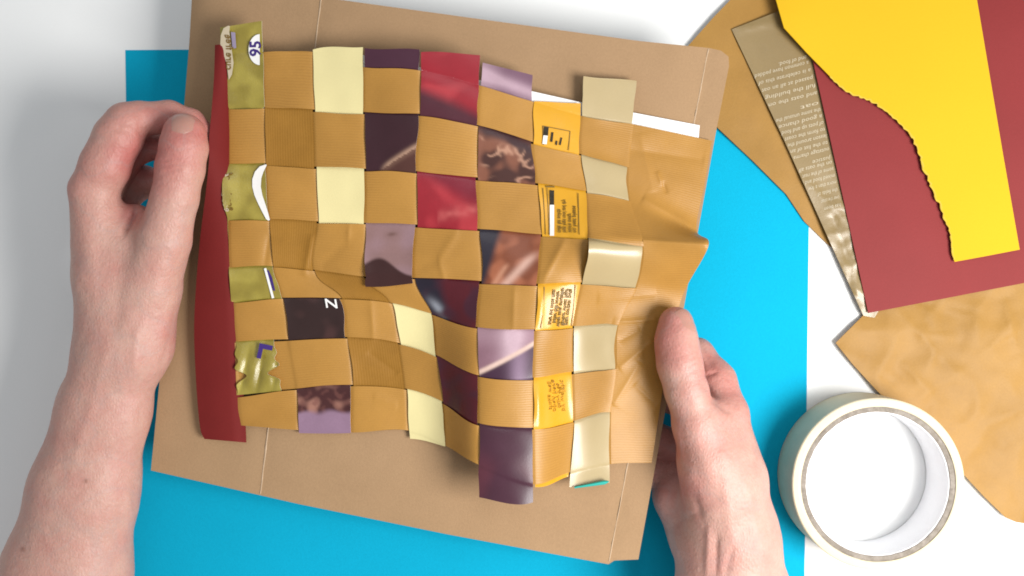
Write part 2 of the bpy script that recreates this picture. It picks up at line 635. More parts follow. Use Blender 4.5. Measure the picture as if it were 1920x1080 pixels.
tc = P3(1610, 888, 0)
TH = 30.0
roll = empty('masking_tape_roll', tc)
tag(roll, 'round roll of cream masking tape lying flat beside the crumpled kraft paper', 'tape roll')


def addlathe(name, prof, mat, jag=None):
    me = lathe(name, prof, 180, jag)
    o = bpy.data.objects.new(name, me)
    COL.objects.link(o)
    me.materials.append(mat)
    me.polygons.foreach_set('use_smooth', [True] * len(me.polygons))
    o.parent = roll
    es = o.modifiers.new('edges', 'EDGE_SPLIT')
    es.split_angle = math.radians(40)
    return o


def jag_core(i, j, r, z, a):
    if j in (2, 3, 4):
        z += 0.5 * noise.noise(Vector((math.cos(a) * 9, math.sin(a) * 9, j * 3.0)))
        r += 0.25 * noise.noise(Vector((math.cos(a) * 14, math.sin(a) * 14, 5 + j)))
    return r, z


def jag_tape(i, j, r, z, a):
    return r + 0.10 * noise.noise(Vector((math.cos(a) * 3, math.sin(a) * 3, z * 0.2))), z


addlathe('tape_winding', [(43.0, 0.9), (47.2, 0.6), (47.8, 1.0), (47.9, 10), (47.9, 20), (47.8, TH - 0.7), (47.2, TH - 0.1), (45, TH), (43.4, TH), (43.0, TH - 0.3)],
         M['tape'], jag_tape)
addlathe('cardboard_core', [(40.0, 0.4), (42.95, 0.4), (42.95, TH - 0.8), (41.5, TH - 0.5), (40.0, TH - 0.8)], M['core'], jag_core)
addlathe('core_lining', [(39.4, 0.5), (39.95, 0.5), (39.95, TH - 1.4), (39.4, TH - 1.4)], M['core_in'])

# ================================================================== cardboard sheet
def CZ0(x, y):
    """Height of the cardboard's upper face without its folds, mm."""
    left = 362 - (y + 40) * 79 / 922
    dl = np.clip(x - left, 0, 400)
    return 42.0 + 1.2 * np.sin((x - 300) / 330.0) - 7.0 * np.exp(-dl / 26.0) * np.clip((420 - y) / 260, 0, 1)


def CZ(x, y):
    return CZ0(x, y) - 0.8 * np.exp(-np.abs(x - (600 - y * 0.1235)) / 9.0) - 0.6 * np.exp(-np.abs(x - (1328 - (y - 90) * 0.194)) / 5.0)


brd = [(362, -42), (640, 0), (1200, 77), (1330, 90), (1352, 95), (1366, 106), (1367, 124), (1342, 250), (1309, 432), (1287, 550), (1253, 740), (1215, 950),
       (1197, 1049), (1152, 1051), (1141, 1058), (840, 1002), (560, 945), (283, 882), (310, 600), (333, 330), (346, 190), (355, 80)]
me = sheet_mesh('cardboard_sheet', brd, 13, lambda x, y: CZ(x, y) + 0.25 * nz(x, y, 0.02, 5))
board = add('cardboard_sheet', me, M['board'])
me.materials.append(M['board_cut'])
solidify(board, 2.6, 1)
tag(board, 'plain brown cardboard sheet held up under the paper weaving', 'cardboard')


def crease(pts, w, h):
    p = np.array(pts, float)
    t = np.linspace(0, 1, 90)
    px = np.interp(t, np.linspace(0, 1, len(p)), p[:, 0])
    py = np.interp(t, np.linspace(0, 1, len(p)), p[:, 1])
    X, Y, Z = [], [], []
    for k, hh in ((-1, -0.15), (-0.4, h), (0.4, h), (1, -0.15)):
        ww = w * np.array([0.55 + 0.6 * abs(noise.noise(Vector((b * .04, k, w)))) + 0.35 * noise.noise(Vector((b * .011, 3, w))) for b in py])
        qx = px + ww * k + 0.6 * np.array([noise.noise(Vector((b * .03, 7, w))) for b in py])
        a, b, c = P(qx, py, CZ(qx, py) + 0.25 * nz(qx, py, 0.02, 5) + hh + 0.28)
        X.append(a), Y.append(b), Z.append(c)
    add('crease', grid_mesh('crease', np.array(X), np.array(Y), np.array(Z)), M['board_pale'], board)


crease([(602, -4), (545, 450), (488, 926)], 2.2, 0.25)
crease([(1328, 92), (1235, 570), (1142, 1052)], 2.0, 0.22)

# ================================================================== the paper weaving
ROW0 = [(428, 100), (492, 97), (585, 95), (682, 124), (787, 130), (900, 159), (1000, 189), (1090, 216), (1188, 233), (1335, 264)]
ROW1 = [(428, 203), (495, 202), (588, 208), (682, 212), (786, 216), (896, 235), (998, 268), (1088, 290), (1179, 314), (1321, 345)]
ROW2 = [(429, 309), (498, 309), (591, 314), (685, 319), (781, 322), (895, 336), (1006, 345), (1099, 360), (1182, 377), (1306, 430)]
ROW3 = [(430, 411), (504, 412), (595, 416), (685, 420), (780, 423), (898, 431), (1015, 441), (1103, 448), (1207, 462), (1329, 459)]
ROW4 = [(433, 503), (512, 501), (588, 508), (685, 520), (775, 522), (901, 529), (1008, 535), (1091, 531), (1194, 540), (1283, 547)]
ROW5 = [(438, 566), (530, 559), (640, 560), (731, 568), (809, 589), (894, 614), (1003, 619), (1076, 613), (1160, 610), (1262, 620)]
ROW6 = [(443, 641), (540, 638), (651, 634), (747, 644), (818, 668), (897, 705), (1000, 711), (1074, 699), (1156, 692), (1248, 695)]
ROW7 = [(447, 743), (555, 730), (660, 723), (759, 729), (830, 755), (897, 796), (1000, 804), (1076, 791), (1146, 773), (1236, 775)]
ROW8 = [(452, 800), (558, 808), (660, 812), (763, 809), (836, 838), (897, 874), (1001, 910), (1068, 888), (1146, 870), (1222, 868)]
G = np.array([ROW0, ROW1, ROW2, ROW3, ROW4, ROW5, ROW6, ROW7, ROW8], float)
LIFT = np.array([
    [13, 12, 12, 15, 18, 15, 10, 7, 4, 2],
    [12, 11, 11, 13, 16, 14, 11, 8, 5, 3],
    [11, 10, 10, 11, 13, 12, 11, 10, 8, 5],
    [10, 9, 8, 9, 11, 13, 14, 20, 19, 25],
    [9, 8, 6, 7, 9, 14, 17, 13, 10, 7],
    [8, 6, 5, 4, 6, 18, 19, 9, 8, 5],
    [7, 5, 4, 3, 7, 23, 22, 9, 8, 4],
    [6, 5, 4, 3, 8, 25, 24, 10, 8, 4],
    [4, 3, 3, 3, 9, 26, 26, 11, 8, 3]], float)
G = np.concatenate([G, LIFT[..., None]], -1)
G = np.concatenate([2 * G[:1] - G[1:2], G, 2 * G[-1:] - G[-2:-1]], 0)          # rows -1 .. 9
G = np.concatenate([2 * G[:, :1] - G[:, 1:2], G], 1)                            # cols -1 .. 9
G = np.concatenate([2 * G[:1] - G[1:2], G, 2 * G[-1:] - G[-2:-1]], 0)
G = np.concatenate([2 * G[:, :1] - G[:, 1:2], G, 2 * G[:, -1:] - G[:, -2:-1]], 1)
G[..., 2] = np.maximum(G[..., 2], 1.5)


def cr_w(t, ten):
    t2, t3 = t * t, t * t * t
    return (ten * (-t3 + 2 * t2 - t), 1 + (ten - 3) * t2 + (2 - ten) * t3, ten * (t3 - 2 * t2 + t) + (3 - 2 * t) * t2 * 1.0 - ten * 0 - (ten * (t2 - t) * 0), ten * (t3 - t2))


def SURF(r, c):
    """Woven surface at row r (0..8), column c (0..9): reference x, y and lift in mm."""
    r, c = np.broadcast_arrays(np.asarray(r, float), np.asarray(c, float))
    rr, cc = np.clip(r + 2, 1, G.shape[0] - 2.001), np.clip(c + 2, 1, G.shape[1] - 2.001)
    i, j = np.floor(rr).astype(int), np.floor(cc).astype(int)
    tr, tc_ = rr - i, cc - j

    def w(t):
        t2, t3 = t * t, t * t * t
        return (-.5 * t3 + t2 - .5 * t, 1.5 * t3 - 2.5 * t2 + 1, -1.5 * t3 + 2 * t2 + .5 * t, .5 * t3 - .5 * t2)
    wr_, wc = w(tr), w(tc_)
    out = np.zeros(r.shape + (3,))
    for a in range(4):
        for b in range(4):
            ii = np.clip(i - 1 + a, 0, G.shape[0] - 1)
            jj = np.clip(j - 1 + b, 0, G.shape[1] - 1)
            out += (wr_[a] * wc[b])[..., None] * G[ii, jj]
    return out[..., 0], out[..., 1], out[..., 2]


CREASES = [(860, 432, 822, 486, 7, 1.0), (822, 486, 834, 525, 6, 0.8), (822, 486, 780, 505, 7, -0.5),
           (1060, 450, 1016, 530, 9, 1.3), (965, 535, 962, 620, 9, 0.9), (585, 440, 570, 520, 8, 1.2), (655, 425, 652, 452, 6, 0.8),
           (652, 452, 600, 500, 9, -0.6), (505, 440, 495, 500, 8, -1.0), (1205, 372, 1310, 430, 14, 1.5), (1100, 445, 1326, 458, 13, 2.6),
           (1232, 322, 1242, 348, 4, 0.9), (1242, 340, 1250, 362, 3.5, -0.9), (1150, 604, 1230, 600, 6, 1.1),
           (1160, 640, 1200, 618, 7, -0.9), (1160, 690, 1225, 640, 10, 1.1), (1150, 760, 1200, 680, 12, 1.0), 
           (1190, 720, 1230, 760, 10, -0.8), (695, 560, 700, 640, 10, 0.9), (690, 660, 745, 700, 10, -0.8), (700, 745, 745, 760, 6, 0.7),
           (1120, 560, 1230, 552, 9, 0.8), (1180, 280, 1320, 300, 16, -1.0), (1200, 250, 1225, 360, 14, 0.7)]


def ZS(x, y, lift):
    return CZ0(x, y) + lift + tents(x, y, CREASES) + 0.35 * nz(x, y, 0.02, 11)


AMP = 0.8


def wave(t, over0):
    """+1 over / -1 under along a strip; over0(cell index) says which."""
    k = np.floor(t).astype(int)
    f = t - k
    sgn = np.where(over0(k), 1.0, -1.0)
    return sgn * np.abs(np.sin(np.pi * f)) ** 0.5


weave = empty('woven_paper_mat', P3(820, 500, 45))
tag(weave, 'checkered mat woven from kraft paper and coloured wrapper strips, resting on cardboard', 'paper weaving')


def row_strip(i):
    nu, nv = 330, 13
    c = np.linspace(-0.03, 8.0, nu)
    wob = 0.030 * np.array([[noise.noise(Vector((a * 1.3, i * 3.1, k))) for a in c] for k in (0, 4)])
    t = np.linspace(0, 1, nv)
    lo, hi = 0.022 + wob[0], 0.978 + wob[1]
    # meet the uncut sheet exactly at the right end
    e = np.clip((8.0 - c) / 0.25, 0, 1)
    lo, hi = lo * e, 1 - (1 - hi) * e
    C_, T = np.meshgrid(c, t, indexing='ij')
    R = i + lo[:, None] + (hi - lo)[:, None] * T
    x, y, l = SURF(R, C_)
    off = wave(C_, lambda k: (k + i) % 2 == 1) * AMP
    off = np.where(C_ > 7.999, 0, off)
    # the long edges of an over-passing strip lift a touch, unevenly
    rnd = np.array([[noise.noise(Vector((a * 0.9, i * 5.7, 20 + b * 2))) for b in t] for a in c])
    off = off + np.clip(off, 0, 1) * (0.5 + rnd) * (np.abs(T - 0.5) * 2) ** 4 * 0.9
    z = ZS(x, y, l) + off
    X, Y, Z = P(x, y, z)
    me = grid_mesh('kraft_strip', X, Y, Z, uv=(C_ * 0.030, R * 0.031))
    return solidify(add('kraft_strip', me, M['kraft'], weave), 0.14)


for i in range(8):
    row_strip(i)
# uncut right-hand margin of the kraft sheet
r = np.linspace(0, 8, 260)
c = np.linspace(8.0, 9.0, 60)
R, C_ = np.meshgrid(r, c, indexing='ij')
x, y, l = SURF(R, C_)
X, Y, Z = P(x, y, ZS(x, y, l))
mg = add('uncut_kraft_margin', grid_mesh('uncut_kraft_margin', X, Y, Z, uv=(C_ * 0.030, R * 0.031)), M['kraft'], weave)


def weft(name, j, r0, r1, mat, colf=None, ua=lambda r: 0.0, ub=lambda r: 1.0, end_over=None, extra=None, label=None, n=None):
    """Upright strip j from row r0 to r1 (each a (left,right) pair)."""
    nv = 29
    L = r1[0] - r0[0]
    n = n or int(L * 42)
    s = np.linspace(0, 1, n)
    t = np.linspace(0, 1, nv)
    Sg, T = np.meshgrid(s, t, indexing='ij')
    ra = r0[0] + (r0[1] - r0[0]) * T
    rb = r1[0] + (r1[1] - r1[0]) * T
    R = ra + (rb - ra) * Sg
    wob = np.array([[noise.noise(Vector((a * 1.9, j * 2.3, k))) * 0.028 for a in R[:, 0]] for k in (40, 44)])
    u0 = np.vectorize(ua)(R) + 0.020 + wob[0][:, None]
    u1 = np.vectorize(ub)(R) - 0.020 + wob[1][:, None]
    U = u0 + (u1 - u0) * T
    x, y, l = SURF(R, j + U)

    def over(k):
        return (k + j) % 2 == 0
    off = wave(R, over) * AMP
    off = np.where(R < 0, np.abs(off) * (1 if j % 2 == 0 else 0.3) + 0.15, off)
    if end_over is not None:
        off = np.where(R > end_over, AMP + np.clip((R - end_over) / 0.4, 0, 1) * 2.4 * AMP, off)
    rnd = np.array([[noise.noise(Vector((a * 0.9, j * 5.1, 70 + b * 2))) for b in t] for a in R[:, 0]])
    off = off + np.clip(off, 0, 1) * (0.4 + rnd) * (np.abs(T - 0.5) * 2) ** 4 * 0.8
    if extra is not None:
        off = off + extra(R, U)
    z = ZS(x, y, l) + off
    X, Y, Z = P(x, y, z)
    me = grid_mesh(name, X, Y, Z, uv=(R * 0.031, U * 0.030))
    if colf is not None:
        color_attr(me, 'print', colf(R.ravel(), U.ravel(), x.ravel(), y.ravel()))
    o = solidify(add(name, me, mat, weave), 0.14)
    if label:
        o['label'] = label
    return o


def lerp(a, b, t):
    return a + (b - a) * np.clip(t, 0, 1)[:, None]


def sm(a, b, t):
    t = np.clip((t - a) / (b - a), 0, 1)
    return t * t * (3 - 2 * t)


def base(n, col):
    return np.tile(np.array(col, float), (n, 1))


PLUM, DKBR, LILAC = np.array([.075, .018, .028]), np.array([.030, .010, .014]), np.array([.33, .20, .25])


def c_red(R, U, x, y):
    c = base(len(R), (.28, .016, .026))
    n = nz(x, y, 0.02, 31)
    c = lerp(c, np.tile([.40, .035, .045], (len(R), 1)), sm(0.0, .5, n))
    c = lerp(c, np.tile(PLUM, (len(R), 1)), sm(.40, .78, (R + 0.35 * (0.5 - U))) * (R < 1.5))
    c = lerp(c, np.tile([.18, .012, .025], (len(R), 1)), sm(.35, 0.0, (R - 2.05) - 0.5 * (U - .45)) * (R > 1.5) * (R < 3.5))
    pk = np.exp(-(((R - 2.72 + 0.35 * (U - .6)) / .10) ** 2)) * (U > .35) * (R > 2) * (R < 3)
    c = lerp(c, np.tile([.58, .14, .13], (len(R), 1)), pk * (0.5 + 0.5 * nz(x, y, 0.08, 4)) * .8)
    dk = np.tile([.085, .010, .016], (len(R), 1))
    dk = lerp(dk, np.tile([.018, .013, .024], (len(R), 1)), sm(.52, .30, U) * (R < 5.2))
    hl = np.exp(-(((U - .20 - (R - 4.6) * .12) / .12) ** 2) - ((R - 4.75) / .22) ** 2)  # blue-white highlight painted into the strip's colour
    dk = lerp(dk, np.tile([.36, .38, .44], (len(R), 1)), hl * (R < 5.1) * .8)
    dk = lerp(dk, np.tile([.06, .014, .026], (len(R), 1)), sm(0, .4, nz(x, y, 0.03, 6)))
    return np.where((R > 3.5)[:, None], dk, c)


def c_choc3(R, U, x, y):
    c = base(len(R), (.040, .013, .018))
    c = lerp(c, np.tile([.075, .024, .045], (len(R), 1)), sm(.3, 0, R) * .8)
    # pale wooden edge crossing the second square
    line = np.abs((R - 1.93) + 0.62 * (U - .42)) / .075
    c = lerp(c, np.tile([.38, .23, .16], (len(R), 1)), np.exp(-line ** 2.5) * (R > 1.3) * (R < 2.1) * sm(.25, .5, U))
    low = np.where((R > 1.93 - .62 * (U - .42)) & (R < 2.2), 1.0, 0.0)
    c = lerp(c, np.tile([.09, .035, .025], (len(R), 1)), low * .8)
    lil = np.tile([.26, .15, .145], (len(R), 1))
    lil = lerp(lil, np.tile([.31, .19, .21], (len(R), 1)), sm(-.3, .4, nz(x, y, .02, 3)))
    dd = sm(3.66, 3.74, R + .14 * np.cos((U - .35) * 5) - 0.1 * U)
    lil = lerp(lil, np.tile([.045, .016, .015], (len(R), 1)), dd)
    sp = np.exp(-(((U - .55) / .09) ** 2 + ((R - 3.18 + .12 * (U - .5)) / .035) ** 2))
    lil = lerp(lil, np.tile([.14, .07, .06], (len(R), 1)), sp * .8)
    return np.where((R > 2.5)[:, None], lil, c)


def c_choc5(R, U, x, y):
    n = len(R)
    T_ = lambda v: np.tile(np.array(v, float), (n, 1))
    n1, n2 = nz(x, y, 0.035, 12), nz(x, y, 0.048, 14)
    # tab: lilac roll
    tab = lerp(T_([.17, .09, .13]), T_([.43, .29, .35]), np.exp(-((R + .28 - .12 * U) / .16) ** 2) + sm(.5, 0, U) * .5)
    # cocoa shavings
    co = lerp(T_([.055, .020, .016]), T_([.20, .075, .045]), sm(-.25, .35, n1))
    v1 = np.exp(-((np.abs(n2) / .11) ** 2)) * sm(-.05, .3, nz(x, y, .03, 30))
    co = lerp(co, T_([.50, .27, .18]), v1 * sm(1.15, 1.3, R) * .75)
    co = lerp(co, T_([.045, .020, .024]), sm(1.25, 1.1, R + .2 * (0.5 - U)) * .7)
    # cocoa bean
    be = lerp(T_([.19, .055, .025]), T_([.33, .11, .055]), sm(-.2, .4, n1))
    hl = np.exp(-((((U - .72) + (R - 3.6) * .75) / .10) ** 2)) * sm(3.25, 3.55, R)
    be = lerp(be, T_([.66, .42, .34]), hl * .75)
    hl2 = np.exp(-((((U - .36) + (R - 3.75) * .5) / .05) ** 2)) * sm(3.55, 3.7, R)
    be = lerp(be, T_([.50, .24, .15]), hl2 * .8)
    be = lerp(be, T_([.022, .018, .028]), sm(.32, .18, U + (R - 3.35) * .28))
    # lilac with a pale slanting bar and painted glare
    pu = lerp(T_([.24, .125, .16]), T_([.55, .38, .44]), np.exp(-((U - .62) / .2) ** 2) + .25 * sm(5.5, 5.1, R))  # upright pale band: glare along the ridge, painted into the colour
    below = (R - (5.93 - .66 * U)) > 0
    dk = lerp(T_([.05, .02, .04]), T_([.23, .15, .22]), np.exp(-((U - .72) / .16) ** 2))  # painted glare carried on over the dark half
    pu = np.where(below[:, None], dk, pu)
    bar = np.exp(-(np.abs(R - (5.93 - .66 * U)) / .055) ** 3)
    pu = lerp(pu, T_([.66, .47, .40]), bar)
    # plum tail
    ta = lerp(T_([.060, .020, .034]), T_([.115, .030, .045]), sm(-.2, .5, nz(x, y, .012, 18)) * sm(7.3, 8.2, R))
    c = np.where((R < .5)[:, None], tab, co)
    c = np.where((R > 2.5)[:, None], be, c)
    c = np.where((R > 4.5)[:, None], pu, c)
    return np.where((R > 6.5)[:, None], ta, c)


def c_choc1(R, U, x, y):
    n = len(R)
    T_ = lambda v: np.tile(np.array(v, float), (n, 1))
    a = lerp(T_([.030, .014, .013]), T_([.060, .026, .024]), sm(0, .5, nz(x, y, .03, 41)))
    b = lerp(T_([.060, .018, .018]), T_([.34, .16, .12]), sm(.05, .42, nz(x, y, .035, 44)))
    b = lerp(b, T_([.16, .06, .05]), sm(.0, .4, nz(x, y, .08, 46)) * .6)
    b = lerp(b, T_([.27, .165, .24]), sm(7.48, 7.62, R + .08 * nz(x, y, .03, 48)))
    return np.where((R > 6.5)[:, None], b, a)


def c_gold(R, U, x, y):
    n = len(R)
    c = lerp(base(n, (.27, .21, .030)), base(n, (.36, .29, .05)), sm(-.3, .4, nz(x, y, .03, 51)))
    g = sm(0.25, 0.0, np.abs(R - .75)) * .0
    return c


GW = lambda r: float(0.15 * math.exp(-((r - 6.62) / .11) ** 2) + (0.05 * math.sin(r * 23) * math.exp(-((r - 6.5) / .3) ** 2)))
gold_u0 = lambda r: -0.07 - 0.19 * max(0, min(1, (0.9 - r) / .5)) - 0.12 * math.exp(-((r - 2.5) / .38) ** 4) + GW(r) + 0.03 * (r > 6)
gold_u1 = lambda r: 1.0 + 0.03 * (r < 1) - 1.1 * GW(r) - (0.24 if r > 5.8 else 0.0)


def gold_fold(R, U):
    e = np.exp(-((R - 2.5) / .4) ** 4) * np.clip(0.3 - U, 0, 1) ** 1.2 * 5.0
    b = np.exp(-((R - 6.6) / .35) ** 2) * (1.4 * np.abs(np.sin((U - .4) * 11 + (R - 6.6) * 3))) * 1.2 * (R > 5.9)
    top = np.clip(-R, 0, 1) * 3.0 * np.clip(U, 0, 1)
    return e + b + top


gold = weft('gold_foil_strip', 0, (-.48, -.55), (6.97, 7.0), M['gold'], c_gold, gold_u0, gold_u1, extra=gold_fold,
            label='olive gold foil wrapper strip twisted into a bow at its lower end')
weft('kraft_cross_strip', 1, (.02, .02), (4.7, 4.7), M['kraft_cross'], label='brown kraft strip woven through the upper left')
zst = weft('chocolate_strip', 1, (4.5, 4.5), (8.05, 8.0), M['print'], c_choc1, label='dark chocolate wrapper strip with a white letter',
           ub=lambda r: 0.985)
weft('cream_strip', 2, (-.02, -.40), (3.6, 3.6), M['cream'], label='cream card strip at the top of the mat')
weft('kraft_cross_strip', 2, (3.9, 3.9), (7.99, 7.97), M['kraft_cross'], label='brown kraft strip woven through the lower left')
weft('chocolate_strip', 3, (-.39, -.43), (4.34, 4.12), M['print'], c_choc3, end_over=3.5, ua=lambda r: -0.18 * max(0, r - 4) / .3 * .8,
     label='chocolate brown and lilac wrapper strip with a free slanted end')
weft('cream_strip', 3, (4.5, 4.5), (8.16, 8.0), M['cream'], ua=lambda r: 0.03, label='cream card strip at the bottom of the mat')
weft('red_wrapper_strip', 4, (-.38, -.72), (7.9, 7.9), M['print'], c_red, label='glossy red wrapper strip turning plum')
weft('chocolate_strip', 5, (-.56, -.60), (8.74, 8.30), M['print'], c_choc5, label='cocoa and lilac wrapper strip with plum tail')
amb = weft('amber_wrapper_strip', 6, (0.0, -.30), (8.03, 8.05), M['amber'], None,
           extra=lambda R, U: 1.0 * np.exp(-((U - .12) / .08) ** 2) * np.exp(-((R - 6.55) / .4) ** 2) + 0.5 * np.sin(U * 19) * 0.12 * (R > 2)
           + 0.5 * np.exp(-((U - .10) / .07) ** 2) * np.exp(-((R - 4.5) / .35) ** 2),
           label='amber yellow plastic wrapper strip with small dark print')
tanw = weft('tan_strip', 7, (-1.18, -1.2), (8.27, 8.36), M['tan'], None, extra=lambda R, U: 1.5 * np.clip(-R, 0, 1.2) + np.clip(R - 8, 0, 1) * 6
            + (1 - 0.9 * U) * 6.0 * np.sin(np.pi * np.clip((R - 3.0) / 1.0, 0, 1) ** 0.55),
            ub=lambda r: 0.99 if r < 5 else 0.98, label='glossy tan card strip beside the uncut margin')

# white paper edge behind the top row
t = np.linspace(0, 1, 60)
Tm, K = np.meshgrid(t, np.linspace(0, 1, 6), indexing='ij')
ex = np.interp(Tm, [0, .5, .65, .8, 1], [680, 997, 1090, 1187, 1312])
ey = np.interp(Tm, [0, .5, .65, .8, 1], [103, 171, 192, 211, 235]) + K * 30
ex = ex + 0.5 * K - 3 * np.clip((Tm - .98) / .02, 0, 1) * K
lf = np.interp(Tm, [0, .3, .5, .65, .8, 1], [12, 11, 9.4, 6.0, 3.2, 1.6]) - 0.6
X, Y, Z = P(ex, ey, CZ(ex, ey) + lf + .35 * nz(ex, ey, .02, 11))
add('white_paper_edge', grid_mesh('white_paper_edge', X, Y, Z), M['white'], weave)
# curled teal back at the tail of the tan strip, white back at the plum tail
def tail_curl(name, p0, p1, w, mat, l0, par):
    t = np.linspace(0, 1, 16)
    Tm, K = np.meshgrid(t, np.linspace(-1, 1, 7), indexing='ij')
    x = p0[0] + (p1[0] - p0[0]) * Tm
    y = p0[1] + (p1[1] - p0[1]) * Tm + K * w * (0.45 + .55 * Tm) * np.clip((1.02 - Tm) * 8, 0, 1)
    z = CZ(x, y) + l0 + 1.6 * (1 - K ** 2)
    X, Y, Z = P(x, y, z)
    add(name, grid_mesh(name, X, Y, Z), mat, par)


tail_curl('teal_backing', (1077, 914), (1142, 903), 4.5, M['teal'], 12.0, tanw)

# ---- maroon strip along the left end of the mat
lp = np.array([(403, 84, 15), (401, 150, 17), (396, 215, 21), (392, 262, 22), (392, 300, 21), (386, 360, 15), (376, 440, 10), (368, 530, 8), (364, 620, 7),
               (368, 720, 6), (375, 800, 5), (383, 823, 4)], float)
rp = np.array([(425, 83, 15), (429, 150, 13), (431, 215, 12), (431, 262, 12), (432, 300, 11), (432, 360, 10), (433, 440, 9), (436, 530, 9), (441, 620, 8),
               (446, 720, 7), (451, 800, 5), (453, 829, 4)], float)
q = np.linspace(0, len(lp) - 1, 200)


def spl(a):
    n = len(a)
    k = np.clip(np.floor(q).astype(int), 0, n - 2)
    f = (q - k)[:, None]
    p = [a[np.clip(k + d, 0, n - 1)] for d in (-1, 0, 1, 2)]
    return .5 * (2 * p[1] + (p[2] - p[0]) * f + (2 * p[0] - 5 * p[1] + 4 * p[2] - p[3]) * f ** 2 + (-p[0] + 3 * p[1] - 3 * p[2] + p[3]) * f ** 3)


A, B = spl(lp), spl(rp)
T = np.linspace(0, 1.12, 14)[None, :, None]
D = A[:, None] + (B - A)[:, None] * T
x, y, l = D[..., 0], D[..., 1], D[..., 2]
l = l + 1.0 * np.sin(np.clip(T[..., 0], 0, 1) * np.pi) - np.clip(T[..., 0] - .85, 0, 1) * 6
z = 42 + l + np.clip(CZ(x, y) - 42, -1, 1)
X, Y, Z = P(x, y, z)
mar = solidify(add('maroon_card_strip', grid_mesh('maroon_card_strip', X, Y, Z), M['maroon_shaded'], weave), 0.3)
mar['label'] = 'long maroon card strip along the left end, lifted by the fingertips'

# ---- printing on the strips (flat ink lying on the paper)
_r = np.linspace(-1.2, 9, 420)
_c = np.linspace(-.6, 9, 380)
RR, CC = np.meshgrid(_r, _c, indexing='ij')
TX, TY, TL = SURF(RR, CC)


def weave_z(over=0.75):
    def f(px, py):
        out = np.empty(len(px))
        for k, (a, b) in enumerate(zip(px, py)):
            d = (TX - a) ** 2 + (TY - b) ** 2
            out[k] = TL.flat[int(np.argmin(d))]
        return ZS(np.asarray(px), np.asarray(py), out) + AMP + over
    return f


def flat_poly(pts, cuts=3):
    bm = bmesh.new()
    vs = [bm.verts.new((p[0], p[1], 0)) for p in pts]
    bm.faces.new(vs)
    bmesh.ops.triangulate(bm, faces=bm.faces[:])
    if cuts:
        bmesh.ops.subdivide_edges(bm, edges=bm.edges[:], cuts=cuts, use_grid_fill=True)
    bm.verts.index_update()
    V = np.array([v.co[:2] for v in bm.verts])
    F = [[v.index for v in f.verts] for f in bm.faces]
    bm.free()
    return V, F


def ink(name, parts, mat, par, over=0.35, lift=None):
    V, F = join_flat(parts)
    zf = weave_z(over)
    me = flat_to_mesh(name, V, F, (lambda x, y: zf(x, y) + lift(x, y)) if lift else zf)
    return add(name, me, mat, par, smooth=False)


def bar(x1, y1, x2, y2, w):
    d = np.array([x2 - x1, y2 - y1], float)
    d /= np.linalg.norm(d)
    n = np.array([-d[1], d[0]]) * w / 2
    a, b = np.array([x1, y1], float), np.array([x2, y2], float)
    k = 5
    V, F = [], []
    for i in range(k + 1):
        p = a + (b - a) * i / k
        V += [p + n, p - n]
    for i in range(k):
        F.append([2 * i, 2 * i + 1, 2 * i + 3, 2 * i + 2])
    return np.array(V), F


# white letter on the dark square
ink('printed_letter', [bar(610.5, 560, 613.5, 577, 3.4), bar(611, 561.5, 631, 576.5, 3.4), bar(628.5, 561, 631.5, 578, 3.4)], M['ink_white'], zst, 0.9)

# amber strip: framed panel, code bar and upright lines of print, embossed text painted dark
fr = [bar(1019, 272, 1017.5, 236, 1.5), bar(1017.5, 236, 1069, 246, 1.5), bar(1069, 246, 1066, 282, 1.5)]
ink('printed_frame', fr, M['ink_olive'], amb, 0.3)
ink('printed_bar', [bar(1024.5, 238, 1023, 254, 9), bar(1036, 248, 1034, 266, 4), bar(1044, 264, 1043, 272, 3), bar(1053, 258, 1050, 272, 3)], M['ink_dark'], amb, 0.45)
ink('printed_bar', [bar(1023, 254, 1021, 270, 8)], M['ink_white'], amb, 0.4)
ink('printed_bar', [bar(1035, 357, 1035, 384, 8)], M['ink_dark'], amb, 0.45)
ink('printed_bar', [bar(1035, 384, 1035, 442, 8)], M['ink_white'], amb, 0.4)
ink('printed_frame', [bar(1018, 352, 1023, 440, 1.6), bar(1026, 352, 1030, 440, 1.3), bar(1084, 362, 1086, 440, 1.6), bar(1024, 350, 1040, 350, 3)], M['ink_olive'], amb, 0.3)
lines = []
for xx, s_, h_ in ((1047, 'milk fat solids', 44), (1057, 'best kept cool and dry', 62), (1067, 'store away', 36), (1076, 'no heat please', 50)):
    V, F = text_flat(s_, 11, 0, (0, 0), 1.0, 'CENTER', 0.25)
    w_ = V[:, 0].max() - V[:, 0].min()
    V = np.stack([(V[:, 1]), V[:, 0] * h_ / w_], -1)
    V = V * np.array([-1, -1]) + np.array([xx + 2, 440 - h_ / 2 - 4])
    V[:, 0] += 0.02 * (V[:, 1] - 400)
    lines.append((V, F))
ink('printed_lines', lines, M['ink_olive'], amb, 0.4)
lines = []
for k, xx in enumerate((1038, 1046, 1054, 1062, 1069)):
    h_ = (66, 60, 74, 70, 68)[k]
    V, F = text_flat(('sugar and cocoa mass', 'butter milk powder', 'whey soya emulsifier', 'flavour wheat flour', 'may contain nuts')[k], 10, 0, (0, 0), 1.0, 'CENTER', 0.4)
    w_ = V[:, 0].max() - V[:, 0].min()
    V = np.stack([V[:, 1], V[:, 0] * h_ / w_], -1) * -1 + np.array([xx, 576])
    V[:, 0] -= 0.13 * (V[:, 1] - 560)
    lines.append((V, F))
ink('printed_lines', lines, M['ink_olive'], amb, 0.4)
ink('printed_frame', [bar(1021, 538, 1019, 575, 1.5), bar(1019, 575, 1014, 616, 1.5), bar(1079, 534, 1072, 612, 1.5)], M['ink_olive'], amb, 0.3)
lines = []
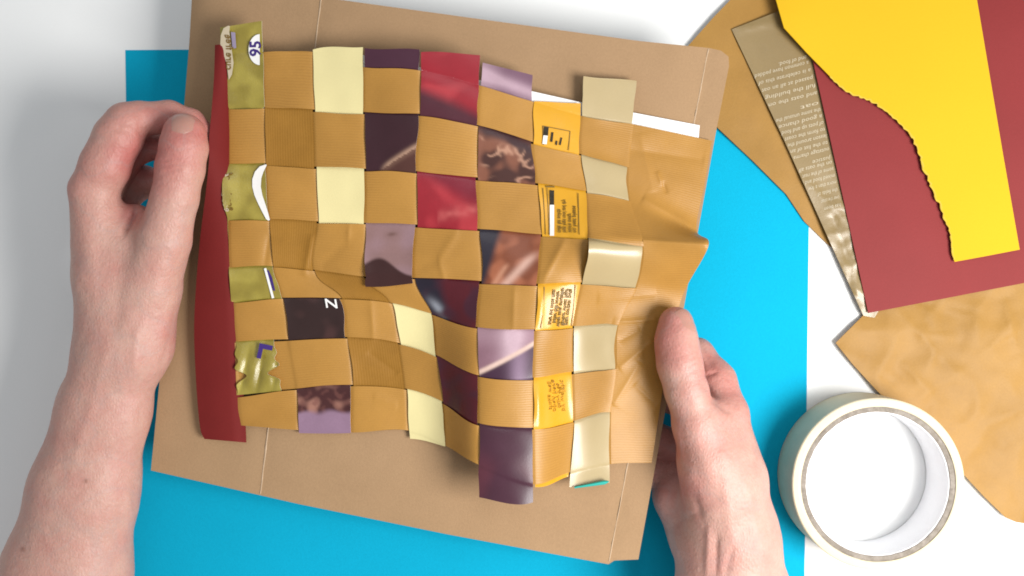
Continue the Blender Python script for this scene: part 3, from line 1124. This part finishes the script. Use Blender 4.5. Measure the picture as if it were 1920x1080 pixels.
for k, xx in enumerate((1032, 1040, 1048, 1056)):
    h_ = (52, 60, 46, 58)[k]
    V, F = text_flat(('shake well', 'open here', 'dairy free', 'by weight')[k], 11, 0, (0, 0), 1.0, 'CENTER', 0.1)
    w_ = V[:, 0].max() - V[:, 0].min()
    V = np.stack([V[:, 1], V[:, 0] * h_ / w_], -1) * -1 + np.array([xx, 742])
    V[:, 0] += 0.02 * (V[:, 1] - 742) + 1.5 * np.sin(V[:, 1] * 0.2)
    lines.append((V, F))
M['emboss_amber'] = paper('amber_emboss_shade', (0.42, 0.20, 0.012), 0.3, 0.4, 0.1, 0.05, 0.05)  # embossed text: its relief shading painted as darker amber letters
ink('printed_lines', lines, M['emboss_amber'], amb, 0.3)

# gold strip: white oval with figures, lilac block, lettered edge, white arc, violet marks
ell = [(487 + 21 * math.cos(a) if math.cos(a) < 0.05 else 488 + 2 * math.cos(a), 93 + 29 * math.sin(a)) for a in np.linspace(math.pi * .5, math.pi * 1.5, 18)]
glift = lambda x, y: np.interp(y, [40, 98, 130, 200], [2.2, 0.6, 0.2, 0.0])
ink('printed_oval', [flat_poly(ell, 2)], M['ink_white'], gold, 0.4, glift)
V, F = text_flat('95', 30, 0, (0, 0), 1.0, 'CENTER', 0.8)
V = np.stack([V[:, 1] * -1, V[:, 0]], -1) * np.array([-1, -1]) + np.array([480, 91])
V = np.clip(V, None, [489.5, 999])
ink('printed_figures', [(V, F)], M['ink_violet'], gold, 0.6, glift)
ink('printed_block', [flat_poly([(433, 60), (441, 61), (443, 90), (436, 91)], 2)], M['ink_lilac'], gold, 0.4, glift)
ink('printed_border', [flat_poly([(414, 66), (419, 53), (428, 48), (431, 49), (430, 60), (434, 90), (438, 118), (435, 140), (429, 150), (425, 120), (422, 84), (413, 82)], 2)],
    M['ink_pale'], gold, 0.9, glift)
V, F = text_flat('cure free', 19, 0, (0, 0), 0.95, 'CENTER', 0.3)
V = np.stack([V[:, 1], V[:, 0]], -1) * np.array([-1, -1]) + np.array([430, 98])
V[:, 0] -= np.clip((75 - V[:, 1]) * .35, 0, 12)
ink('printed_letters', [(V, F)], M['ink_olive'], gold, 1.2, glift)
arc_o = [(499, 308), (487, 312), (478, 322), (473, 336), (473, 350), (477, 366), (484, 382), (492, 398), (499, 411), (504, 414)]
arc_i = [(506, 412), (503, 400), (498, 384), (492, 366), (489, 350), (490, 334), (494, 322), (500, 310)]
ink('printed_arc', [flat_poly(arc_o + arc_i, 1)], M['ink_white'], gold, 0.5)
V, F = text_flat('eco bar of', 17, 0, (0, 0), 1.0, 'CENTER', 0.3)
V = np.stack([V[:, 1], V[:, 0]], -1) * np.array([-1, -1]) + np.array([427, 360])
V[:, 0] += 0.0042 * (V[:, 1] - 350) ** 2
ink('printed_letters', [(V, F)], M['ink_olive'], gold, 1.0)
V = V + np.array([-8, 2])
ink('printed_letters', [(V, F)], M['ink_pale'], gold, 1.2)
ink('printed_line', [bar(497, 503, 512, 559, 4.5)], M['ink_white'], gold, 0.5)
ink('printed_block', [flat_poly([(503, 506), (510, 520), (516, 545), (512, 545), (500, 508)], 1)], M['ink_violet'], gold, 0.5)
ink('printed_chevron', [bar(485, 672, 490, 650, 8), bar(486, 648, 511, 653, 9)], M['ink_violet'], gold, 2.2)


# ================================================================== hands (one continuous skin each)
def surface_nets(f, o, h):
    nx, ny, nz_ = f.shape
    s = f < 0
    c = np.zeros((nx - 1, ny - 1, nz_ - 1), int)
    cor = [(a, b, d) for a in (0, 1) for b in (0, 1) for d in (0, 1)]
    for a, b, d in cor:
        c += s[a:nx - 1 + a, b:ny - 1 + b, d:nz_ - 1 + d]
    act = (c > 0) & (c < 8)
    I = np.argwhere(act)
    idx = -np.ones(act.shape, int)
    idx[act] = np.arange(len(I))
    acc = np.zeros((len(I), 3))
    cnt = np.zeros(len(I))
    for p in cor:
        for ax in range(3):
            if p[ax]:
                continue
            q = list(p)
            q[ax] = 1
            fa = f[I[:, 0] + p[0], I[:, 1] + p[1], I[:, 2] + p[2]]
            fb = f[I[:, 0] + q[0], I[:, 1] + q[1], I[:, 2] + q[2]]
            m = (fa < 0) != (fb < 0)
            t = fa[m] / (fa[m] - fb[m])
            w = np.tile(np.array(p, float), (m.sum(), 1))
            w[:, ax] += t
            acc[m] += w
            cnt[m] += 1
    V = (I + acc / cnt[:, None]) * h + o
    F = []
    for ax in range(3):
        u, v = [(1, 2), (2, 0), (0, 1)][ax]
        sl0 = [slice(None)] * 3
        sl1 = [slice(None)] * 3
        sl0[ax], sl1[ax] = slice(0, -1), slice(1, None)
        sa, sb = s[tuple(sl0)], s[tuple(sl1)]
        E = np.argwhere(sa != sb)
        ok = (E[:, u] > 0) & (E[:, v] > 0) & (E[:, u] < f.shape[u] - 1) & (E[:, v] < f.shape[v] - 1)
        E = E[ok]
        du = np.zeros(3, int); du[u] = 1
        dv = np.zeros(3, int); dv[v] = 1
        q = np.stack([idx[tuple((E - du - dv).T)], idx[tuple((E - dv).T)], idx[tuple(E.T)], idx[tuple((E - du).T)]], -1)
        flip = ~sa[tuple(E.T)]
        q[flip] = q[flip][:, ::-1]
        F.append(q)
    F = np.concatenate(F)
    return V, F[(F >= 0).all(1)]


def smin(a, b, k):
    h = np.maximum(k - np.abs(a - b), 0) / k
    return np.minimum(a, b) - h * h * k / 4


def cone(Q, a, b, ra, rb, sq=1.0):
    a, b = np.array(a), np.array(b)
    ba = b - a
    W = np.array([1, 1, sq])
    pa = Q - a
    t = np.clip((pa @ ba) / (ba @ ba), 0, 1)
    d = (pa - t[..., None] * ba) * W
    return np.sqrt((d ** 2).sum(-1)) - (ra + (rb - ra) * t)


def W3(p):
    a, b, c = P(p[0], p[1], p[2])
    return np.array([a, b, c]) * 1000


def make_sdf(chains, kglob):
    def f(Q):
        tot = None
        for ch in chains:
            pts, k, sq = ch['pts'], ch.get('k', 4.0), ch.get('sq', 1.0)
            d = None
            for p, q in zip(pts[:-1], pts[1:]):
                e = cone(Q, W3(p), W3(q), p[3], q[3], sq)
                d = e if d is None else smin(d, e, k)
            kk = ch.get('join', kglob)
            tot = d if tot is None else smin(tot, d, kk)
        return tot
    return f


def make_hand(name, chains, kglob, bounds, creases, flush, label, h=1.1, moles=()):
    f = make_sdf(chains, kglob)
    lo, hi = np.array(bounds[0], float), np.array(bounds[1], float)
    n = np.ceil((hi - lo) / h).astype(int) + 1
    vals = np.empty(n)
    xs = lo[0] + np.arange(n[0]) * h
    ys = lo[1] + np.arange(n[1]) * h
    zs = lo[2] + np.arange(n[2]) * h
    gy, gz = np.meshgrid(ys, zs, indexing='ij')
    for i0 in range(0, n[0], 16):
        xx = xs[i0:i0 + 16]
        Q = np.empty((len(xx),) + gy.shape + (3,))
        Q[..., 0] = xx[:, None, None]
        Q[..., 1] = gy
        Q[..., 2] = gz
        vals[i0:i0 + 16] = f(Q)
    V, F = surface_nets(vals, lo, h)
    # gradient normals
    e = 0.4
    N = np.stack([f(V + d) - f(V - d) for d in np.eye(3) * e], -1)
    N /= np.linalg.norm(N, axis=1)[:, None] + 1e-9
    V = V - N * f(V)[:, None] * 0.9
    # folds (positive depth) and tendons or veins (negative)
    disp = np.zeros(len(V))
    kx = V[:, 0] / (S * (1 - V[:, 2] / H)) + 960
    ky = 540 - V[:, 1] / (S * (1 - V[:, 2] / H))
    top = np.clip((N[:, 2] + 0.1) / 0.5, 0, 1)
    for x1, y1, x2, y2, w, dep in creases:
        dx, dy = x2 - x1, y2 - y1
        t = np.clip(((kx - x1) * dx + (ky - y1) * dy) / (dx * dx + dy * dy), 0, 1)
        d = np.hypot(kx - x1 - t * dx, ky - y1 - t * dy)
        disp += -dep * np.exp(-(d / w) ** 2) * top * (0.35 + 0.65 * np.clip(4 * t * (1 - t) * 1.6, 0, 1))
    lum = np.array([noise.noise(Vector(v) * 0.06) * 0.45 + noise.noise(Vector(v) * 0.16) * 0.16 for v in V.tolist()])
    V = V + N * (disp + lum)[:, None]
    fl = np.zeros(len(V))
    for x1, y1, r_, a_ in flush:
        fl += a_ * np.exp(-((kx - x1) ** 2 + (ky - y1) ** 2) / r_ ** 2)
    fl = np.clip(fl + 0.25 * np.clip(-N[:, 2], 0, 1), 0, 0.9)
    me = bpy.data.meshes.new(name)
    me.from_pydata((V / 1000).tolist(), [], F.tolist())
    mo = np.zeros(len(V))
    for x1, y1, r_ in moles:
        mo = np.maximum(mo, np.clip(1.6 - np.hypot(kx - x1, ky - y1) / r_, 0, 1) * (N[:, 2] > 0))
    a2 = me.attributes.new('mole', 'FLOAT', 'POINT')
    a2.data.foreach_set('value', mo)
    at = me.attributes.new('flush', 'FLOAT', 'POINT')
    at.data.foreach_set('value', fl)
    o = add(name, me, M['skin'])
    tag(o, label, 'hand')
    return o, f


def nail(hand, f, centre, axis, length, width, ndir):
    """Curved plate laid on the skin: centre/axis in mm, looking down ndir."""
    nd = np.array(ndir, float) / np.linalg.norm(ndir)
    ax = np.array(axis, float)
    ax -= nd * (ax @ nd)
    ax /= np.linalg.norm(ax)
    sd = np.cross(nd, ax)
    a, b = 15, 13
    pts = np.zeros((a, b, 3))
    for i in range(a):
        u = i / (a - 1) * 2 - 1
        wv = width / 2 * (1 - 0.10 * (u > 0) * u ** 2) * (1 - 0.30 * max(0, -u) ** 3)
        for j in range(b):
            v = j / (b - 1) * 2 - 1
            end = length / 2 * u
            if u < 0:
                end += 0.22 * length * (v ** 2) * (-u) ** 2
            else:
                end -= 0.16 * length * (v ** 2) * u ** 2
            pts[i, j] = np.array(centre) + ax * end + sd * wv * v + nd * 14
    q = pts.reshape(-1, 3)
    for _ in range(60):
        q = q - nd * np.clip(f(q), -3, 3)[:, None] * 0.8
    q = q.reshape(a, b, 3)
    u = np.linspace(-1, 1, a)[:, None]
    v = np.linspace(-1, 1, b)[None, :]
    rise = 0.36 * np.clip(1.05 - np.abs(v) ** 4, 0, 1) * np.clip((u + 1.0) * 2.2, 0, 1) - 0.15
    q = q + nd * rise[..., None]
    q = q / 1000
    me = grid_mesh('fingernail', q[..., 0], q[..., 1], q[..., 2])
    return add('fingernail', me, M['nail'], hand)


# ---- left-hand side: thumb and forefinger pinching the maroon strip
LH = [
    dict(pts=[(80, 1300, 48, 40), (124, 1080, 47, 33.0), (158, 920, 50, 27.4), (194, 770, 53, 23.0), (224, 665, 56, 21.5)], k=8, sq=1.22),
    dict(pts=[(216, 660, 56, 19), (195, 520, 62, 14.5), (176, 358, 67, 12.0)], k=6, sq=1.0, join=10),           # forefinger metacarpal
    dict(pts=[(260, 640, 57, 17), (280, 540, 62, 16.0), (307, 450, 68, 13.4), (328, 370, 72, 11.6), (338, 316, 74, 12.0), (345, 276, 74.5, 11.6), (347, 254, 74, 11.0)], k=2, join=14),
    dict(pts=[(222, 640, 50, 16), (194, 470, 52, 12), (184, 400, 52, 10)], k=6, join=10),                       # middle metacarpal
    dict(pts=[(230, 640, 44, 15), (204, 500, 42, 11.5), (194, 440, 42, 9.5)], k=6, join=10),
    dict(pts=[(240, 560, 55, 15), (240, 470, 60, 10), (258, 408, 60, 6.5)], k=6, join=10),                                            # web muscle
    dict(pts=[(176, 358, 67, 12.0), (197, 312, 70, 12.2), (222, 258, 71, 11.8), (238, 232, 70, 10.8)], k=2, join=2.0),
    dict(pts=[(236, 234, 70, 10.4), (262, 223, 67, 8.8), (318, 219, 62, 8.2), (356, 232, 59, 7.8), (376, 248, 58, 6.8)], k=1.5, join=2.0),
    dict(pts=[(184, 400, 54, 10), (216, 312, 52, 9.6), (262, 272, 48, 8.4), (330, 276, 47, 7.4)], k=4, join=2.5),
    dict(pts=[(194, 440, 42, 9.5), (224, 372, 38, 9.4), (268, 340, 37, 8.2), (330, 352, 38, 7.4)], k=3, join=2.0),
    dict(pts=[(200, 480, 34, 10), (236, 420, 30, 8.5), (290, 410, 29, 7.0)], k=4, join=3),
]
cl = [(296, 313, 345, 306, 3.0, .75), (300, 303, 340, 297, 2.6, .5), (304, 323, 340, 318, 3.0, .6), (232, 432, 256, 392, 5, 2.6), (228, 446, 245, 420, 5, .7),
      (300, 640, 330, 560, 14, -.8), (250, 700, 262, 610, 12, -.7), (185, 600, 160, 420, 14, -.5), (215, 640, 230, 480, 12, .5), (300, 700, 318, 640, 6, .5),
      (205, 640, 130, 900, 10, -.35), (250, 760, 240, 980, 10, -.3), (214, 238, 248, 252, 4, .35), (218, 228, 254, 236, 4, .3), (262, 226, 266, 260, 6, .5),
      (318, 262, 370, 262, 4, .0)]
fl = [(140, 345, 40, .40), (232, 222, 50, .35), (300, 215, 60, .30), (350, 245, 50, .35), (380, 240, 30, .5), (345, 300, 45, .12), (250, 320, 50, .45), (250, 400, 25, .5),
      (225, 300, 40, .25), (290, 300, 50, .55), (320, 620, 30, .3)]
lo = W3((-70, 1330, 0)); hi = W3((415, 160, 40))
handL, fL = make_hand('hand', LH, 8.0, ((-292, -248, 4), (-150, 122, 92)), cl, fl,
                      'bare hand and forearm at the left, pinching the maroon strip with thumb and forefinger',
                      moles=((43, 1030, 4.5), (161, 902, 3.5)))
nail(handL, fL, W3((347, 246, 76)), W3((350, 222, 74)) - W3((344, 290, 76)), 13.5, 12.5, (0.0, 0.30, 1.0))

# ---- right-hand side: thumb on top of the sheet, fingers underneath
RH = [
    dict(pts=[(1400, 1300, 44, 37), (1374, 1110, 46, 28.5), (1360, 1030, 46, 25.5)], k=10, sq=1.15),
    dict(pts=[(1376, 1000, 50, 20), (1352, 930, 54, 18.5), (1330, 868, 58, 16), (1308, 796, 61, 12.0), (1288, 735, 62, 10.2), (1274, 682, 61, 10.8),
              (1269, 640, 59, 10.2), (1267, 606, 57.5, 9.0)], k=6, join=14),
    dict(pts=[(1384, 1010, 48, 17.5), (1374, 890, 48, 14.2), (1360, 778, 46, 12.0)], k=7, join=12),
    dict(pts=[(1360, 778, 46, 12.0), (1342, 716, 38, 10.6), (1306, 668, 29, 9.2), (1232, 664, 27, 8.2), (1170, 680, 27, 7.2)], k=5, join=2.5),
    dict(pts=[(1365, 1010, 38, 18), (1362, 850, 34, 13)], k=8, join=14),
    dict(pts=[(1362, 850, 34, 11), (1312, 765, 24, 9.2), (1236, 740, 23, 8.2), (1170, 745, 24, 7.2)], k=4, join=4),
    dict(pts=[(1345, 1000, 32, 16), (1345, 890, 29, 12)], k=8, join=12),
    dict(pts=[(1345, 890, 29, 10.5), (1292, 838, 22, 8.8), (1228, 822, 22, 8.0), (1165, 822, 24, 7.0)], k=4, join=4),
    dict(pts=[(1372, 1060, 36, 20), (1312, 1000, 32, 16), (1280, 930, 28, 14.5), (1284, 890, 26, 10)], k=8, join=8),
    dict(pts=[(1284, 900, 26, 10), (1230, 884, 21, 7.6), (1178, 880, 22, 6.6)], k=4, join=4),
    dict(pts=[(1355, 890, 50, 16), (1338, 800, 50, 9)], k=8, join=14),
]
cr = [(1283, 690, 1308, 679, 3, .40), (1284, 700, 1312, 690, 3, .45), (1290, 676, 1304, 668, 2.6, .3), (1322, 705, 1345, 697, 3.4, .9), (1330, 745, 1372, 775, 6, .9),
      (1318, 720, 1345, 752, 5, .7), (1330, 985, 1325, 1080, 6, -.9), (1345, 1000, 1342, 1080, 5, .8), (1262, 985, 1310, 960, 5, .5), (1300, 930, 1316, 975, 7, .8),
      (1398, 900, 1422, 1010, 10, -.6), (1360, 900, 1375, 1040, 12, -.5), (1276, 800, 1290, 880, 6, .3), (1300, 800, 1330, 900, 14, -.5), (1375, 1020, 1360, 1080, 6, .5),
      (1310, 640, 1335, 690, 5, .4)]
flr = [(1250, 610, 40, .55), (1240, 660, 35, .50), (1285, 590, 25, .25), (1340, 690, 50, .45), (1390, 750, 50, .30), (1262, 780, 30, .2), (1250, 850, 50, .45), (1245, 920, 45, .35),
       (1300, 920, 40, .2), (1345, 1050, 30, .2), (1280, 830, 40, .15)]
handR, fR = make_hand('hand', RH, 8.0, ((55, -245, 6), (190, 4, 84)), cr, flr,
                      'bare hand at the right edge with its thumb pressed on the paper mat')
nail(handR, fR, W3((1283, 603, 62)), W3((1280, 575, 58)) - W3((1284, 640, 62)), 13.5, 12.5, (0.75, 0.15, 0.62))
